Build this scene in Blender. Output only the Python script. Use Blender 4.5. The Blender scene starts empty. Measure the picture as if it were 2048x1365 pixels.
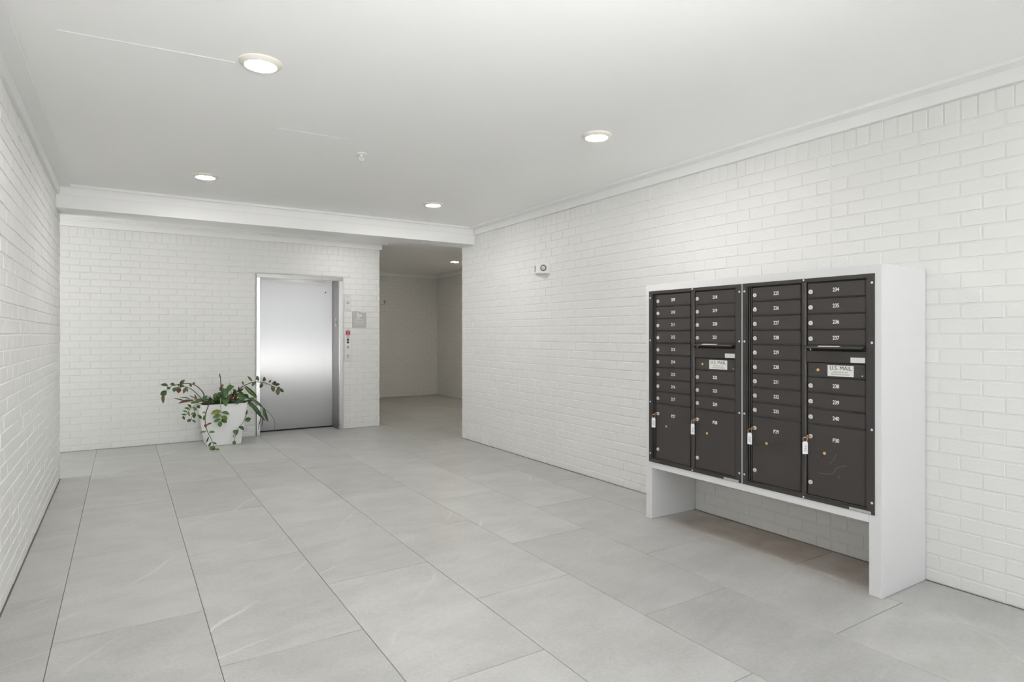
import bpy, bmesh, math, random
from mathutils import Vector, Matrix, noise

# ------------------------------------------------------------------ camera, light, exposure
scene = bpy.context.scene
COL = scene.collection
cam_d = bpy.data.cameras.new('camera')
cam = bpy.data.objects.new('camera', cam_d)
COL.objects.link(cam)
cam.location = (0.0, 0.0, 1.37)
cam.rotation_euler = (math.pi / 2, 0.0, -0.56614)
cam_d.sensor_width = 36.0
cam_d.lens = 1221.86 / 2048 * 36.0
cam_d.shift_y = -13.46 / 2048
cam_d.clip_start = 0.02
cam_d.clip_end = 200
scene.camera = cam

SKY = 2.4            # overcast daylight coming in through the open entrance
LAMP = 225.0         # radiance of the ceiling lamps
LAMP3 = 130.0         # lobby lamps behind the beam
LAMP2 = 218.0         # the weaker, warmer lamp in the corridor
SUN = 72.0           # sun on the paving outside, never direct into the room
FS, FLOC, FEL, FYAW = 100, (0.3, -0.4, 1.7), 48, 0.36   # head aimed up at the ceiling
FLASH = 440.0        # added fill flash, unseen, bounced off the ceiling from behind the camera
scene.view_settings.view_transform = 'Standard'
scene.view_settings.look = 'None'
scene.view_settings.exposure = 0.14
scene.view_settings.gamma = 1.0
scene.view_settings.use_curve_mapping = False
cy = scene.cycles
cy.max_bounces = 14
cy.diffuse_bounces = 10
cy.glossy_bounces = 6
cy.transmission_bounces = 4
cy.caustics_reflective = False
cy.caustics_refractive = False
cy.sample_clamp_indirect = 6.0
cy.use_denoising = True

world = bpy.data.worlds.new('overcast_sky')
scene.world = world
world.use_nodes = True
bg = world.node_tree.nodes['Background']
bg.inputs['Color'].default_value = (0.93, 0.965, 1.0, 1)
bg.inputs['Strength'].default_value = SKY

W, LX, B, YE = 3.7787, -0.514, 8.766, 7.174    # right wall, left wall, elevator wall, wall ends
CEIL = 2.722
YF, XR = 12.65, 6.02                           # far wall and right wall of the back corridor
Y0 = -5.0                                      # open entrance behind the camera

if SUN > 0:
    sd = bpy.data.lights.new('sun', 'SUN'); sd.energy = SUN; sd.angle = 0.01; sd.color = (1.0, 0.985, 0.96)
    sun = bpy.data.objects.new('sun', sd); COL.objects.link(sun)
    sun.rotation_euler = (math.radians(-35), 0, 0)       # high behind the building: lights only the ground outside

fd = bpy.data.lights.new('fill_flash', 'SPOT'); fd.energy = FLASH; fd.spot_size = math.radians(FS); fd.spot_blend = 1.0
fd.shadow_soft_size = 0.12
flash = bpy.data.objects.new('fill_flash', fd); COL.objects.link(flash)
flash.location = FLOC
flash.rotation_euler = (math.radians(90 + FEL), 0, -FYAW)

# ------------------------------------------------------------------ materials
def new_mat(name):
    m = bpy.data.materials.new(name)
    m.use_nodes = True
    return m, m.node_tree.nodes, m.node_tree.links, m.node_tree.nodes['Principled BSDF']

def simple(name, col, rough=0.5, metal=0.0, bump=0.0, bscale=80.0, var=0.0):
    m, n, l, p = new_mat(name)
    p.inputs['Base Color'].default_value = (*col, 1)
    p.inputs['Roughness'].default_value = rough
    p.inputs['Metallic'].default_value = metal
    tc = n.new('ShaderNodeTexCoord')
    if bump > 0:
        t = n.new('ShaderNodeTexNoise'); t.inputs['Scale'].default_value = bscale
        t.inputs['Detail'].default_value = 4
        b = n.new('ShaderNodeBump'); b.inputs['Strength'].default_value = bump
        b.inputs['Distance'].default_value = 0.004
        l.new(tc.outputs['Object'], t.inputs['Vector'])
        l.new(t.outputs['Fac'], b.inputs['Height'])
        l.new(b.outputs['Normal'], p.inputs['Normal'])
    if var > 0:
        t2 = n.new('ShaderNodeTexNoise'); t2.inputs['Scale'].default_value = bscale * 0.12
        t2.inputs['Detail'].default_value = 5
        mx = n.new('ShaderNodeMix'); mx.data_type = 'RGBA'
        mx.inputs['A'].default_value = (*[c * (1 - var) for c in col], 1)
        mx.inputs['B'].default_value = (*[min(1, c * (1 + var)) for c in col], 1)
        l.new(tc.outputs['Object'], t2.inputs['Vector'])
        l.new(t2.outputs['Fac'], mx.inputs['Factor'])
        l.new(mx.outputs['Result'], p.inputs['Base Color'])
    return m

def emit(name, col, strength):
    m, n, l, p = new_mat(name)
    p.inputs['Base Color'].default_value = (*col, 1)
    p.inputs['Emission Color'].default_value = (*col, 1)
    p.inputs['Emission Strength'].default_value = strength
    return m

M = {}
M['brick'] = simple('white_painted_brick', (0.765, 0.767, 0.756), 0.42, 0, 0.35, 55, 0.015)
M['mortar'] = simple('white_painted_mortar', (0.755, 0.757, 0.745), 0.5, 0, 0.5, 70, 0.02)
M['ceiling'] = simple('white_ceiling_paint', (0.93, 0.931, 0.93), 0.75, 0, 0.12, 5, 0.01)
M['trim'] = simple('white_trim_paint', (0.86, 0.862, 0.86), 0.4, 0, 0.06, 30, 0.008)
M['cabinet'] = simple('white_cabinet_paint', (0.68, 0.682, 0.69), 0.35, 0, 0.08, 120, 0.01)
M['bronze'] = simple('dark_bronze_powder_coat', (0.046, 0.040, 0.038), 0.42, 0.1, 0.12, 600, 0.12)
M['bronze_frame'] = simple('dark_bronze_aluminium', (0.050, 0.045, 0.043), 0.36, 0.25, 0.05, 300, 0.08)
M['gap'] = simple('dark_recess', (0.012, 0.011, 0.011), 0.6)
M['chrome'] = simple('satin_nickel', (0.78, 0.76, 0.72), 0.28, 0.75)
M['screw'] = simple('zinc_screw', (0.82, 0.82, 0.82), 0.35, 0.6)
M['brass'] = simple('brass', (0.75, 0.50, 0.24), 0.3, 0.9)
M['white_print'] = simple('white_print', (0.88, 0.88, 0.87), 0.5)
M['black_print'] = simple('black_print', (0.02, 0.02, 0.02), 0.5)
M['grey_print'] = simple('grey_print', (0.25, 0.25, 0.25), 0.5)
M['sticker'] = simple('pale_label', (0.72, 0.73, 0.70), 0.45, 0, 0, 80, 0.04)
M['grey_sticker'] = simple('grey_label', (0.42, 0.42, 0.42), 0.45, 0, 0, 200, 0.25)
M['rivet'] = simple('dark_rivet', (0.09, 0.085, 0.08), 0.3, 0.5)
M['tag'] = simple('clear_white_plastic', (0.80, 0.82, 0.86), 0.2)
M['wire'] = simple('copper_split_ring', (0.62, 0.38, 0.25), 0.3, 0.9)
M['scratch'] = simple('scuff_mark', (0.22, 0.21, 0.20), 0.6)
M['plastic'] = simple('white_plastic', (0.80, 0.80, 0.78), 0.35)
M['ring'] = simple('dark_lens_ring', (0.16, 0.16, 0.155), 0.3)
M['lens'] = simple('clear_lens', (0.62, 0.63, 0.62), 0.12)
M['lamp_trim'] = simple('cream_lamp_trim', (0.78, 0.75, 0.68), 0.4)
M['diffuser'] = emit('lamp_diffuser', (1.0, 0.975, 0.94), LAMP)
M['diffuser_front'] = emit('added_entrance_lamp_diffuser', (1.0, 0.975, 0.94), LAMP * 0.2)  # for the added, unseen lamp row nearest the entrance
M['diffuser_lobby'] = emit('lobby_lamp_diffuser', (1.0, 0.975, 0.94), LAMP3)
M['diffuser_lobby_weak'] = emit('weak_lobby_lamp_diffuser', (1.0, 0.975, 0.94), LAMP3 * 0.15)
M['diffuser_dim'] = emit('dim_lamp_diffuser', (1.0, 0.87, 0.70), LAMP2)
M['grout'] = simple('brown_grey_grout', (0.16, 0.14, 0.12), 0.9, 0, 0.4, 60, 0.15)
M['concrete'] = simple('pale_concrete', (0.56, 0.56, 0.55), 0.85, 0, 0.3, 20, 0.08)
M['red'] = simple('red_label', (0.42, 0.035, 0.07), 0.45)
M['button'] = simple('black_button', (0.03, 0.032, 0.035), 0.3)
M['sign'] = simple('grey_sign_plastic', (0.46, 0.46, 0.44), 0.5)
M['pot'] = simple('white_glazed_planter', (0.92, 0.92, 0.935), 0.25, 0, 0.05, 20, 0.01)
M['soil'] = simple('dark_soil', (0.035, 0.026, 0.018), 0.95, 0, 1.0, 60, 0.4)

def stainless(name, col, rough, aniso, vertical=True):
    m, n, l, p = new_mat(name)
    p.inputs['Metallic'].default_value = 1.0
    p.inputs['Roughness'].default_value = rough
    tc = n.new('ShaderNodeTexCoord')
    mp = n.new('ShaderNodeMapping')
    mp.inputs['Scale'].default_value = (260, 260, 1.2) if vertical else (1.2, 1.2, 260)
    t = n.new('ShaderNodeTexNoise'); t.inputs['Scale'].default_value = 1.0
    t.inputs['Detail'].default_value = 3
    mx = n.new('ShaderNodeMix'); mx.data_type = 'RGBA'
    mx.inputs['A'].default_value = (*[c * 0.95 for c in col], 1)
    mx.inputs['B'].default_value = (*[min(1, c * 1.04) for c in col], 1)
    l.new(tc.outputs['Object'], mp.inputs['Vector'])
    l.new(mp.outputs['Vector'], t.inputs['Vector'])
    l.new(t.outputs['Fac'], mx.inputs['Factor'])
    l.new(mx.outputs['Result'], p.inputs['Base Color'])
    p.inputs['Anisotropic'].default_value = aniso
    tg = n.new('ShaderNodeTangent'); tg.direction_type = 'RADIAL'; tg.axis = 'Z'
    l.new(tg.outputs['Tangent'], p.inputs['Tangent'])
    return m
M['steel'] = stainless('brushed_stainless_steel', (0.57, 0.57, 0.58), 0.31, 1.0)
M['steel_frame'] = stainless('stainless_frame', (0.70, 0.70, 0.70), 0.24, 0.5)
M['steel_header_dimmed'] = stainless('dimmed_stainless_header', (0.44, 0.435, 0.43), 0.30, 0.6)  # steel darkened to stand in for the header's dim reflection
M['steel_jamb_dimmed'] = stainless('dimmed_stainless_jamb', (0.42, 0.415, 0.41), 0.34, 0.6)  # same steel as the casings, dull reflection put into its colour
M['steel_plate'] = stainless('stainless_plate', (0.66, 0.66, 0.65), 0.35, 0.3)

def tile_material():
    m, n, l, p = new_mat('grey_porcelain_tile')
    tc = n.new('ShaderNodeTexCoord')
    oi = n.new('ShaderNodeObjectInfo')
    off = n.new('ShaderNodeVectorMath'); off.operation = 'SCALE'
    cmb = n.new('ShaderNodeCombineXYZ')
    for i, k in enumerate((37.0, 61.0, 23.0)):
        mm = n.new('ShaderNodeMath'); mm.operation = 'MULTIPLY'; mm.inputs[1].default_value = k
        l.new(oi.outputs['Random'], mm.inputs[0]); l.new(mm.outputs[0], cmb.inputs[i])
    add = n.new('ShaderNodeVectorMath'); add.operation = 'ADD'
    l.new(tc.outputs['Object'], add.inputs[0]); l.new(cmb.outputs[0], add.inputs[1])
    def streak(rot, sx, sy, scale, detail, dist=0.0):
        r = n.new('ShaderNodeMapping'); r.inputs['Rotation'].default_value = (0, 0, math.radians(rot))
        r.inputs['Scale'].default_value = (1, 1, 1)
        s = n.new('ShaderNodeMapping'); s.inputs['Scale'].default_value = (sx, sy, 1)
        t = n.new('ShaderNodeTexNoise'); t.inputs['Scale'].default_value = scale
        t.inputs['Detail'].default_value = detail; t.inputs['Distortion'].default_value = dist
        l.new(add.outputs[0], r.inputs['Vector']); l.new(r.outputs['Vector'], s.inputs['Vector'])
        l.new(s.outputs['Vector'], t.inputs['Vector'])
        return t.outputs['Fac']
    def ramp(src, stops):
        c = n.new('ShaderNodeValToRGB'); e = c.color_ramp.elements
        e[0].position, e[0].color = stops[0][0], (*[stops[0][1]] * 3, 1)
        e[1].position, e[1].color = stops[-1][0], (*[stops[-1][1]] * 3, 1)
        for pos, v in stops[1:-1]:
            q = e.new(pos); q.color = (v, v, v, 1)
        l.new(src, c.inputs['Fac']); return c.outputs['Color']
    def mix(fac, a, b):
        x = n.new('ShaderNodeMix'); x.data_type = 'RGBA'
        for s, v in (('Factor', fac), ('A', a), ('B', b)):
            if isinstance(v, (int, float)): x.inputs[s].default_value = v
            elif isinstance(v, tuple): x.inputs[s].default_value = (*v, 1)
            else: l.new(v, x.inputs[s])
        return x.outputs['Result']
    clouds = ramp(streak(-14, 0.8, 2.6, 1.5, 6, 0.5), [(0.28, 0.0), (0.72, 1.0)])
    base = mix(clouds, (0.385, 0.381, 0.368), (0.530, 0.531, 0.523))
    fine = ramp(streak(-12, 1.2, 7.0, 1.8, 8, 0.9), [(0.30, 0.0), (0.70, 1.0)])
    base = mix(0.28, base, mix(fine, (0.37, 0.363, 0.348), (0.55, 0.55, 0.543)))
    blot = ramp(streak(30, 1.0, 1.4, 3.2, 6, 0.3), [(0.38, 0.0), (0.62, 1.0)])
    base = mix(0.26, base, mix(blot, (0.36, 0.355, 0.34), (0.56, 0.56, 0.555)))
    def veins(rot, scale, dist, off, mask_rot):
        r = n.new('ShaderNodeMapping'); r.inputs['Rotation'].default_value = (0, 0, math.radians(rot)); r.inputs['Location'].default_value = (off, off * 0.7, 0)
        wv = n.new('ShaderNodeTexWave'); wv.wave_type = 'BANDS'; wv.bands_direction = 'Y'; wv.wave_profile = 'SIN'
        wv.inputs['Scale'].default_value = scale; wv.inputs['Distortion'].default_value = dist
        wv.inputs['Detail'].default_value = 4; wv.inputs['Detail Scale'].default_value = 1.6; wv.inputs['Detail Roughness'].default_value = 0.55
        l.new(add.outputs[0], r.inputs['Vector']); l.new(r.outputs['Vector'], wv.inputs['Vector'])
        line = ramp(wv.outputs['Fac'], [(0.9980, 0.0), (0.99995, 1.0)])
        mk = ramp(streak(mask_rot, 0.9, 0.9, 1.3, 3), [(0.54, 0.0), (0.72, 1.0)])
        q = n.new('ShaderNodeMath'); q.operation = 'MULTIPLY'; l.new(line, q.inputs[0]); l.new(mk, q.inputs[1])
        return q.outputs[0]
    vf = n.new('ShaderNodeMath'); vf.operation = 'MAXIMUM'
    l.new(veins(-20, 0.55, 1.6, 0.0, 10), vf.inputs[0]); l.new(veins(-52, 0.42, 2.0, 5.3, 40), vf.inputs[1])
    base = mix(vf.outputs[0], base, (0.60, 0.60, 0.594))
    grain = n.new('ShaderNodeTexNoise'); grain.inputs['Scale'].default_value = 70.0; grain.inputs['Detail'].default_value = 4
    l.new(add.outputs[0], grain.inputs['Vector'])
    base = mix(0.16, base, mix(ramp(grain.outputs['Fac'], [(0.34, 0.0), (0.66, 1.0)]), (0.33, 0.328, 0.318), (0.60, 0.60, 0.594)))
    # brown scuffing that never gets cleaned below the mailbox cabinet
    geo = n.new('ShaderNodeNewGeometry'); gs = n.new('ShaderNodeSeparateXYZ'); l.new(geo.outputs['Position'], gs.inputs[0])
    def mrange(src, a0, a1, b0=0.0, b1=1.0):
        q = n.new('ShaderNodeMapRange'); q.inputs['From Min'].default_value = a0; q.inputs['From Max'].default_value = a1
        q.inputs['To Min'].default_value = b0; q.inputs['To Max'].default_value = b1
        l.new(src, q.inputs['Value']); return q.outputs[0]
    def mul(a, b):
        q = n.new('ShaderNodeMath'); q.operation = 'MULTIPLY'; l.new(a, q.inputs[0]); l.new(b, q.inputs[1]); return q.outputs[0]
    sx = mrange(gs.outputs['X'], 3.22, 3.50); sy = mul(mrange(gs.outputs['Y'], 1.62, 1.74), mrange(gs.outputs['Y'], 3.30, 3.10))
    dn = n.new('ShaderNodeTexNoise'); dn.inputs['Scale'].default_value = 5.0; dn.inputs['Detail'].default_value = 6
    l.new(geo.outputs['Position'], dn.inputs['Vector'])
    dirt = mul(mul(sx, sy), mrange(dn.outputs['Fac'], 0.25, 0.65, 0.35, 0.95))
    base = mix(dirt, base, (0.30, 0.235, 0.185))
    tone = n.new('ShaderNodeHueSaturation')
    mr = n.new('ShaderNodeMapRange'); mr.inputs['To Min'].default_value = 0.86; mr.inputs['To Max'].default_value = 0.98
    l.new(oi.outputs['Random'], mr.inputs['Value']); l.new(mr.outputs[0], tone.inputs['Value'])
    l.new(base, tone.inputs['Color'])
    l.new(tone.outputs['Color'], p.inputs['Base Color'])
    rr = mix(clouds, (0.34,) * 3, (0.44,) * 3)
    l.new(rr, p.inputs['Roughness'])
    b = n.new('ShaderNodeBump'); b.inputs['Strength'].default_value = 0.08; b.inputs['Distance'].default_value = 0.003
    l.new(fine, b.inputs['Height']); l.new(b.outputs['Normal'], p.inputs['Normal'])
    return m
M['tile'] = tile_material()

def leaf_material(name, dark, light, edge=None, brown=0.0):
    m, n, l, p = new_mat(name)
    uv = n.new('ShaderNodeTexCoord')
    sep = n.new('ShaderNodeSeparateXYZ'); l.new(uv.outputs['UV'], sep.inputs[0])
    a = n.new('ShaderNodeMath'); a.operation = 'ABSOLUTE'
    s = n.new('ShaderNodeMath'); s.operation = 'SUBTRACT'; s.inputs[1].default_value = 0.5
    l.new(sep.outputs['X'], s.inputs[0]); l.new(s.outputs[0], a.inputs[0])
    c = n.new('ShaderNodeValToRGB'); e = c.color_ramp.elements
    e[0].position = 0.02; e[0].color = (*light, 1)
    e[1].position = 0.18; e[1].color = (*dark, 1)
    if edge:
        q = e.new(0.40); q.color = (*dark, 1)
        q = e.new(0.47); q.color = (*edge, 1)
    l.new(a.outputs[0], c.inputs['Fac'])
    out = c.outputs['Color']
    t = n.new('ShaderNodeTexNoise'); t.inputs['Scale'].default_value = 30; t.inputs['Detail'].default_value = 3
    l.new(uv.outputs['Object'], t.inputs['Vector'])
    r = n.new('ShaderNodeMapRange')
    r.inputs['From Min'].default_value = 0.66 - brown; r.inputs['From Max'].default_value = 0.74 - brown
    l.new(t.outputs['Fac'], r.inputs['Value'])
    x = n.new('ShaderNodeMix'); x.data_type = 'RGBA'
    x.inputs['B'].default_value = (0.13, 0.060, 0.025, 1)
    l.new(r.outputs[0], x.inputs['Factor']); l.new(out, x.inputs['A'])
    l.new(x.outputs['Result'], p.inputs['Base Color'])
    p.inputs['Roughness'].default_value = 0.33
    return m
LEAF = {
    'G': leaf_material('green_leaf', (0.035, 0.086, 0.017), (0.070, 0.140, 0.031)),
    'L': leaf_material('fresh_green_leaf', (0.058, 0.148, 0.020), (0.117, 0.218, 0.047), (0.156, 0.265, 0.062)),
    'D': leaf_material('dark_green_leaf', (0.020, 0.047, 0.014), (0.031, 0.070, 0.020)),
    'H': leaf_material('heart_leaf_green', (0.027, 0.098, 0.017), (0.043, 0.133, 0.023)),
    'Y': leaf_material('yellowing_leaf', (0.172, 0.211, 0.031), (0.257, 0.257, 0.047), None, 0.06),
    'M': leaf_material('mottled_leaf', (0.066, 0.086, 0.020), (0.125, 0.117, 0.031), None, 0.18),
    'B': leaf_material('dry_brown_leaf', (0.082, 0.037, 0.016), (0.148, 0.074, 0.031), None, 0.1),
    'V': leaf_material('yellow_edged_leaf', (0.031, 0.109, 0.020), (0.043, 0.125, 0.023), (0.312, 0.296, 0.047)),
    'S': leaf_material('striped_strap_leaf', (0.035, 0.078, 0.016), (0.234, 0.312, 0.055)),
    'T': leaf_material('dark_strap_leaf', (0.023, 0.062, 0.016), (0.047, 0.125, 0.023)),
}
M['stem'] = simple('olive_brown_stem', (0.07, 0.065, 0.03), 0.5)
M['drystem'] = simple('dry_dark_stem', (0.055, 0.038, 0.026), 0.7)
M['palestem'] = simple('pale_green_stem', (0.30, 0.33, 0.14), 0.5)
M['greenstem'] = simple('green_stem', (0.06, 0.12, 0.03), 0.5)

# ------------------------------------------------------------------ helpers
class MB:
    """Collects solids in world coordinates; build() links them as one object."""
    def __init__(s):
        s.v, s.f, s.uv = [], [], {}
    def add(s, verts, faces):
        o = len(s.v); s.v += [tuple(x) for x in verts]; s.f += [tuple(i + o for i in f) for f in faces]
        return s
    def box(s, x0, x1, y0, y1, z0, z1, ch=0.0):
        if ch <= 0:
            v = [(x, y, z) for x in (x0, x1) for y in (y0, y1) for z in (z0, z1)]
            return s.add(v, [(0, 1, 3, 2), (4, 6, 7, 5), (0, 4, 5, 1), (2, 3, 7, 6), (0, 2, 6, 4), (1, 5, 7, 3)])
        bm = bmesh.new()
        bmesh.ops.create_cube(bm, size=1.0)
        for q in bm.verts:
            q.co = Vector(((x0 + x1) / 2 + q.co.x * (x1 - x0), (y0 + y1) / 2 + q.co.y * (y1 - y0), (z0 + z1) / 2 + q.co.z * (z1 - z0)))
        bmesh.ops.bevel(bm, geom=bm.edges[:], offset=ch, segments=1, affect='EDGES')
        bm.verts.index_update()
        s.add([q.co[:] for q in bm.verts], [tuple(q.index for q in f.verts) for f in bm.faces])
        bm.free(); return s
    def lathe(s, c, axis, prof, n=24, caps=True):
        """prof: (distance along axis, radius) pairs."""
        a = Vector(axis).normalized()
        t = a.orthogonal().normalized(); b = a.cross(t)
        c = Vector(c); v = []; f = []
        for d, r in prof:
            for i in range(n):
                q = 2 * math.pi * i / n
                v.append(c + a * d + (t * math.cos(q) + b * math.sin(q)) * r)
        for k in range(len(prof) - 1):
            for i in range(n):
                j = (i + 1) % n
                f.append((k * n + i, k * n + j, (k + 1) * n + j, (k + 1) * n + i))
        if caps:
            f.append(tuple(range(n - 1, -1, -1)))
            f.append(tuple((len(prof) - 1) * n + i for i in range(n)))
        return s.add(v, f)
    def tube(s, pts, rad, n=6):
        P = [Vector(p) for p in pts]; v = []; f = []
        m = len(P)
        prev = None
        for i, p in enumerate(P):
            d = (P[min(i + 1, m - 1)] - P[max(i - 1, 0)]).normalized()
            if prev is None: t = d.orthogonal().normalized()
            else: t = (prev - d * prev.dot(d)).normalized()
            prev = t; b = d.cross(t)
            r = rad[i] if isinstance(rad, (list, tuple)) else rad
            for k in range(n):
                q = 2 * math.pi * k / n
                v.append(p + (t * math.cos(q) + b * math.sin(q)) * r)
        for i in range(m - 1):
            for k in range(n):
                j = (k + 1) % n
                f.append((i * n + k, i * n + j, (i + 1) * n + j, (i + 1) * n + k))
        f.append(tuple(range(n - 1, -1, -1))); f.append(tuple((m - 1) * n + k for k in range(n)))
        return s.add(v, f)
    def prism(s, poly, vec):
        n = len(poly); vec = Vector(vec)
        v = [Vector(p) for p in poly] + [Vector(p) + vec for p in poly]
        f = [tuple(range(n - 1, -1, -1)), tuple(range(n, 2 * n))] + [(i, (i + 1) % n, n + (i + 1) % n, n + i) for i in range(n)]
        return s.add(v, f)
    def build(s, name, mat, parent=None, origin=None, smooth=False):
        if origin is None:
            origin = world_of(parent) if parent is not None else Vector((0, 0, 0))
        o = Vector(origin)
        me = bpy.data.meshes.new(name)
        me.from_pydata([(x - o.x, y - o.y, z - o.z) for x, y, z in s.v], [], s.f)
        me.materials.append(mat)
        bm = bmesh.new(); bm.from_mesh(me); bmesh.ops.recalc_face_normals(bm, faces=bm.faces[:]); bm.to_mesh(me); bm.free()
        if smooth:
            me.polygons.foreach_set('use_smooth', [True] * len(me.polygons))
            me.set_sharp_from_angle(angle=math.radians(35))
        ob = bpy.data.objects.new(name, me); COL.objects.link(ob)
        if parent is not None:
            ob.parent = parent; ob.location = o - world_of(parent)
        else:
            ob.location = o
        return ob

def world_of(o):
    p = Vector((0, 0, 0))
    while o is not None:
        p += o.location; o = o.parent
    return p

def thing(name, loc, label, cat, group=None):
    o = bpy.data.objects.new(name, None); COL.objects.link(o)
    o.empty_display_size = 0.05
    o.location = loc; o['label'] = label; o['category'] = cat
    if group: o['group'] = group
    return o

def structure(o):
    o['kind'] = 'structure'; return o
def stuff(o):
    o['kind'] = 'stuff'; return o

def text_obj(name, body, size, frame, mat, parent, sx=1.0, align='CENTER', thick=0.0006, bold=0.0):
    """frame: 4x4 matrix whose x, y, z axes are text right, text up, outward."""
    cu = bpy.data.curves.new(name, 'FONT'); cu.body = body; cu.size = size
    cu.align_x = align; cu.align_y = 'CENTER'; cu.extrude = thick / 2; cu.resolution_u = 3
    cu.offset = bold
    tmp = bpy.data.objects.new(name, cu)
    me = bpy.data.meshes.new_from_object(tmp)
    bpy.data.objects.remove(tmp); bpy.data.curves.remove(cu)
    me.transform(Matrix.Diagonal((sx, 1, 1, 1)))
    R = frame.copy(); loc = R.to_translation(); R.translation = (0, 0, 0)
    me.transform(R)
    me.materials.clear(); me.materials.append(mat)
    ob = bpy.data.objects.new(name, me); COL.objects.link(ob)
    ob.parent = parent; ob.location = loc - world_of(parent)
    return ob

def frame(o, x, z):
    x = Vector(x); z = Vector(z); y = z.cross(x)
    m = Matrix((x, y, z)).transposed().to_4x4(); m.translation = Vector(o); return m

# projection of the photograph, used only to pick which bricks show largest
def px(p):
    s, c = math.sin(0.56614), math.cos(0.56614)
    d = p[0] * s + p[1] * c
    if d < 0.1: return None
    return 1024 + 1221.86 * (p[0] * c - p[1] * s) / d, 669.04 - 1221.86 * (p[2] - 1.37) / d

# ------------------------------------------------------------------ bricks
CH = 0.0813                 # course height
TOP = 2.508                 # underside of the soldier course
rnd = random.Random(11)
_bm_cache = {}
def brick_geo(L, H, variant):
    r = random.Random(variant * 977 + int(L * 1000) * 13 + int(H * 1000))
    D, E, c = 0.0042, -0.02, 0.0024
    j = lambda a: r.uniform(-a, a)
    l, h = L / 2, H / 2
    q = [(-1, -1), (1, -1), (1, 1), (-1, 1)]
    v = [(x * l, y * h, E) for x, y in q]
    o = [(x * (l - 0.0004) + j(0.0012), y * (h - 0.0004) + j(0.0010)) for x, y in q]
    v += [(a, b, D - 0.0020) for a, b in o]
    v += [(a - x * c, b - y * c, D + j(0.0009)) for (a, b), (x, y) in zip(o, q)]
    f = [(8, 9, 10, 11)]
    for i in range(4):
        k = (i + 1) % 4
        f += [(i, k, 4 + k, 4 + i), (4 + i, 4 + k, 8 + k, 8 + i)]
    return v, f

def brick_mesh(L, H, variant):
    key = (round(L, 3), round(H, 3), variant)
    if key not in _bm_cache:
        v, f = brick_geo(key[0], key[1], variant)
        me = bpy.data.meshes.new('brick'); me.from_pydata(v, [], f); me.materials.append(M['brick'])
        _bm_cache[key] = me
    return _bm_cache[key]

def lay(span0, span1, phase, pitch, cuts):
    """Intervals of bricks of one course between span0 and span1 with joints at phase + k*pitch."""
    k = math.floor((span0 - phase) / pitch)
    js = [span0]
    x = phase + (k + 1) * pitch
    while x < span1 - 1e-6:
        js.append(x); x += pitch
    js.append(span1)
    js = sorted(set(js) | {c for c in cuts if span0 < c < span1})
    out = []
    for a, b in zip(js, js[1:]):
        if b - a > 0.024: out.append((a, b))
    return out

def brick_wall(wall, origin, udir, ndir, u0, u1, phase, hole=None, cuts=(), singles=300, hidden=None, zmax=2.63, ph_s=0.0, soldiers=True, owner=None):
    """Bricks on a vertical face: origin + u*udir + z*Z, outward ndir. The singles that show largest become parts."""
    udir, ndir, origin = Vector(udir), Vector(ndir), Vector(origin)
    Z = Vector((0, 0, 1))
    rows = []
    for k in range(31):
        zt, zb = TOP - CH * k, TOP - CH * (k + 1)
        rows.append((max(zb, 0.004), zt, phase + (0.0 if k % 2 == 0 else 0.1), 0.2))
    if soldiers: rows.append((TOP, 2.63, ph_s, 0.0785))
    items = []
    for zb, zt, ph, pitch in rows:
        spans = [(u0, u1)]
        if hole and zb < hole[2] - 0.004:
            if zt <= hole[2] + 0.02: spans = [(u0, hole[0]), (hole[1], u1)]
            else:
                spans = [(u0, u1)]; 
        for a0, a1 in spans:
            for a, b in lay(a0, a1, ph, pitch, cuts):
                zz = zb
                if hole and zb < hole[2] < zt and a < hole[1] and b > hole[0]:
                    zz = hole[2] + 0.002
                    if zt - zz < 0.02: continue
                a2 = a + (0.0043 if abs(a - u0) > 1e-6 else 0.0); b2 = b - (0.0043 if abs(b - u1) > 1e-6 else 0.0)
                h0, h1 = zz + (0.0040 if zz > 0.01 else 0), zt - 0.0040
                c = origin + udir * ((a2 + b2) / 2) + Z * ((h0 + h1) / 2)
                pts = [px(origin + udir * a2 + Z * h0), px(origin + udir * b2 + Z * h1)]
                area = 0
                if None not in pts:
                    (xa, ya), (xb, yb) = pts
                    mx, my = (xa + xb) / 2, (ya + yb) / 2
                    if -10 < mx < 2058 and -10 < my < 1375 and not (hidden and hidden(c)):
                        area = abs(xa - xb) * abs(ya - yb)
                items.append((area, c, b2 - a2, h1 - h0))
    items.sort(key=lambda t: -t[0])
    R = Matrix((udir, Z, ndir)).transposed().to_4x4()
    rest, count = {}, {}
    for area, c, L, H in items:
        va = rnd.randrange(5)
        w = owner(c) if owner else wall
        m = R.copy(); m.translation = c + ndir * rnd.uniform(-0.0010, 0.0010)
        m = m @ Matrix.Rotation(rnd.uniform(-0.004, 0.004), 4, 'Z')
        if count.get(w.name, 0) < singles and area > 0:
            count[w.name] = count.get(w.name, 0) + 1
            o = bpy.data.objects.new('brick', brick_mesh(L, H, va)); COL.objects.link(o)
            o.parent = w; o.matrix_basis = Matrix.Translation(-world_of(w)) @ m
        else:
            v, f = brick_geo(L, H, va)
            rest.setdefault(w.name, (w, MB()))[1].add([m @ Vector(p) for p in v], f)
    for w, mb_ in rest.values():
        stuff(mb_.build('brickwork', M['brick'], w))

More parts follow.
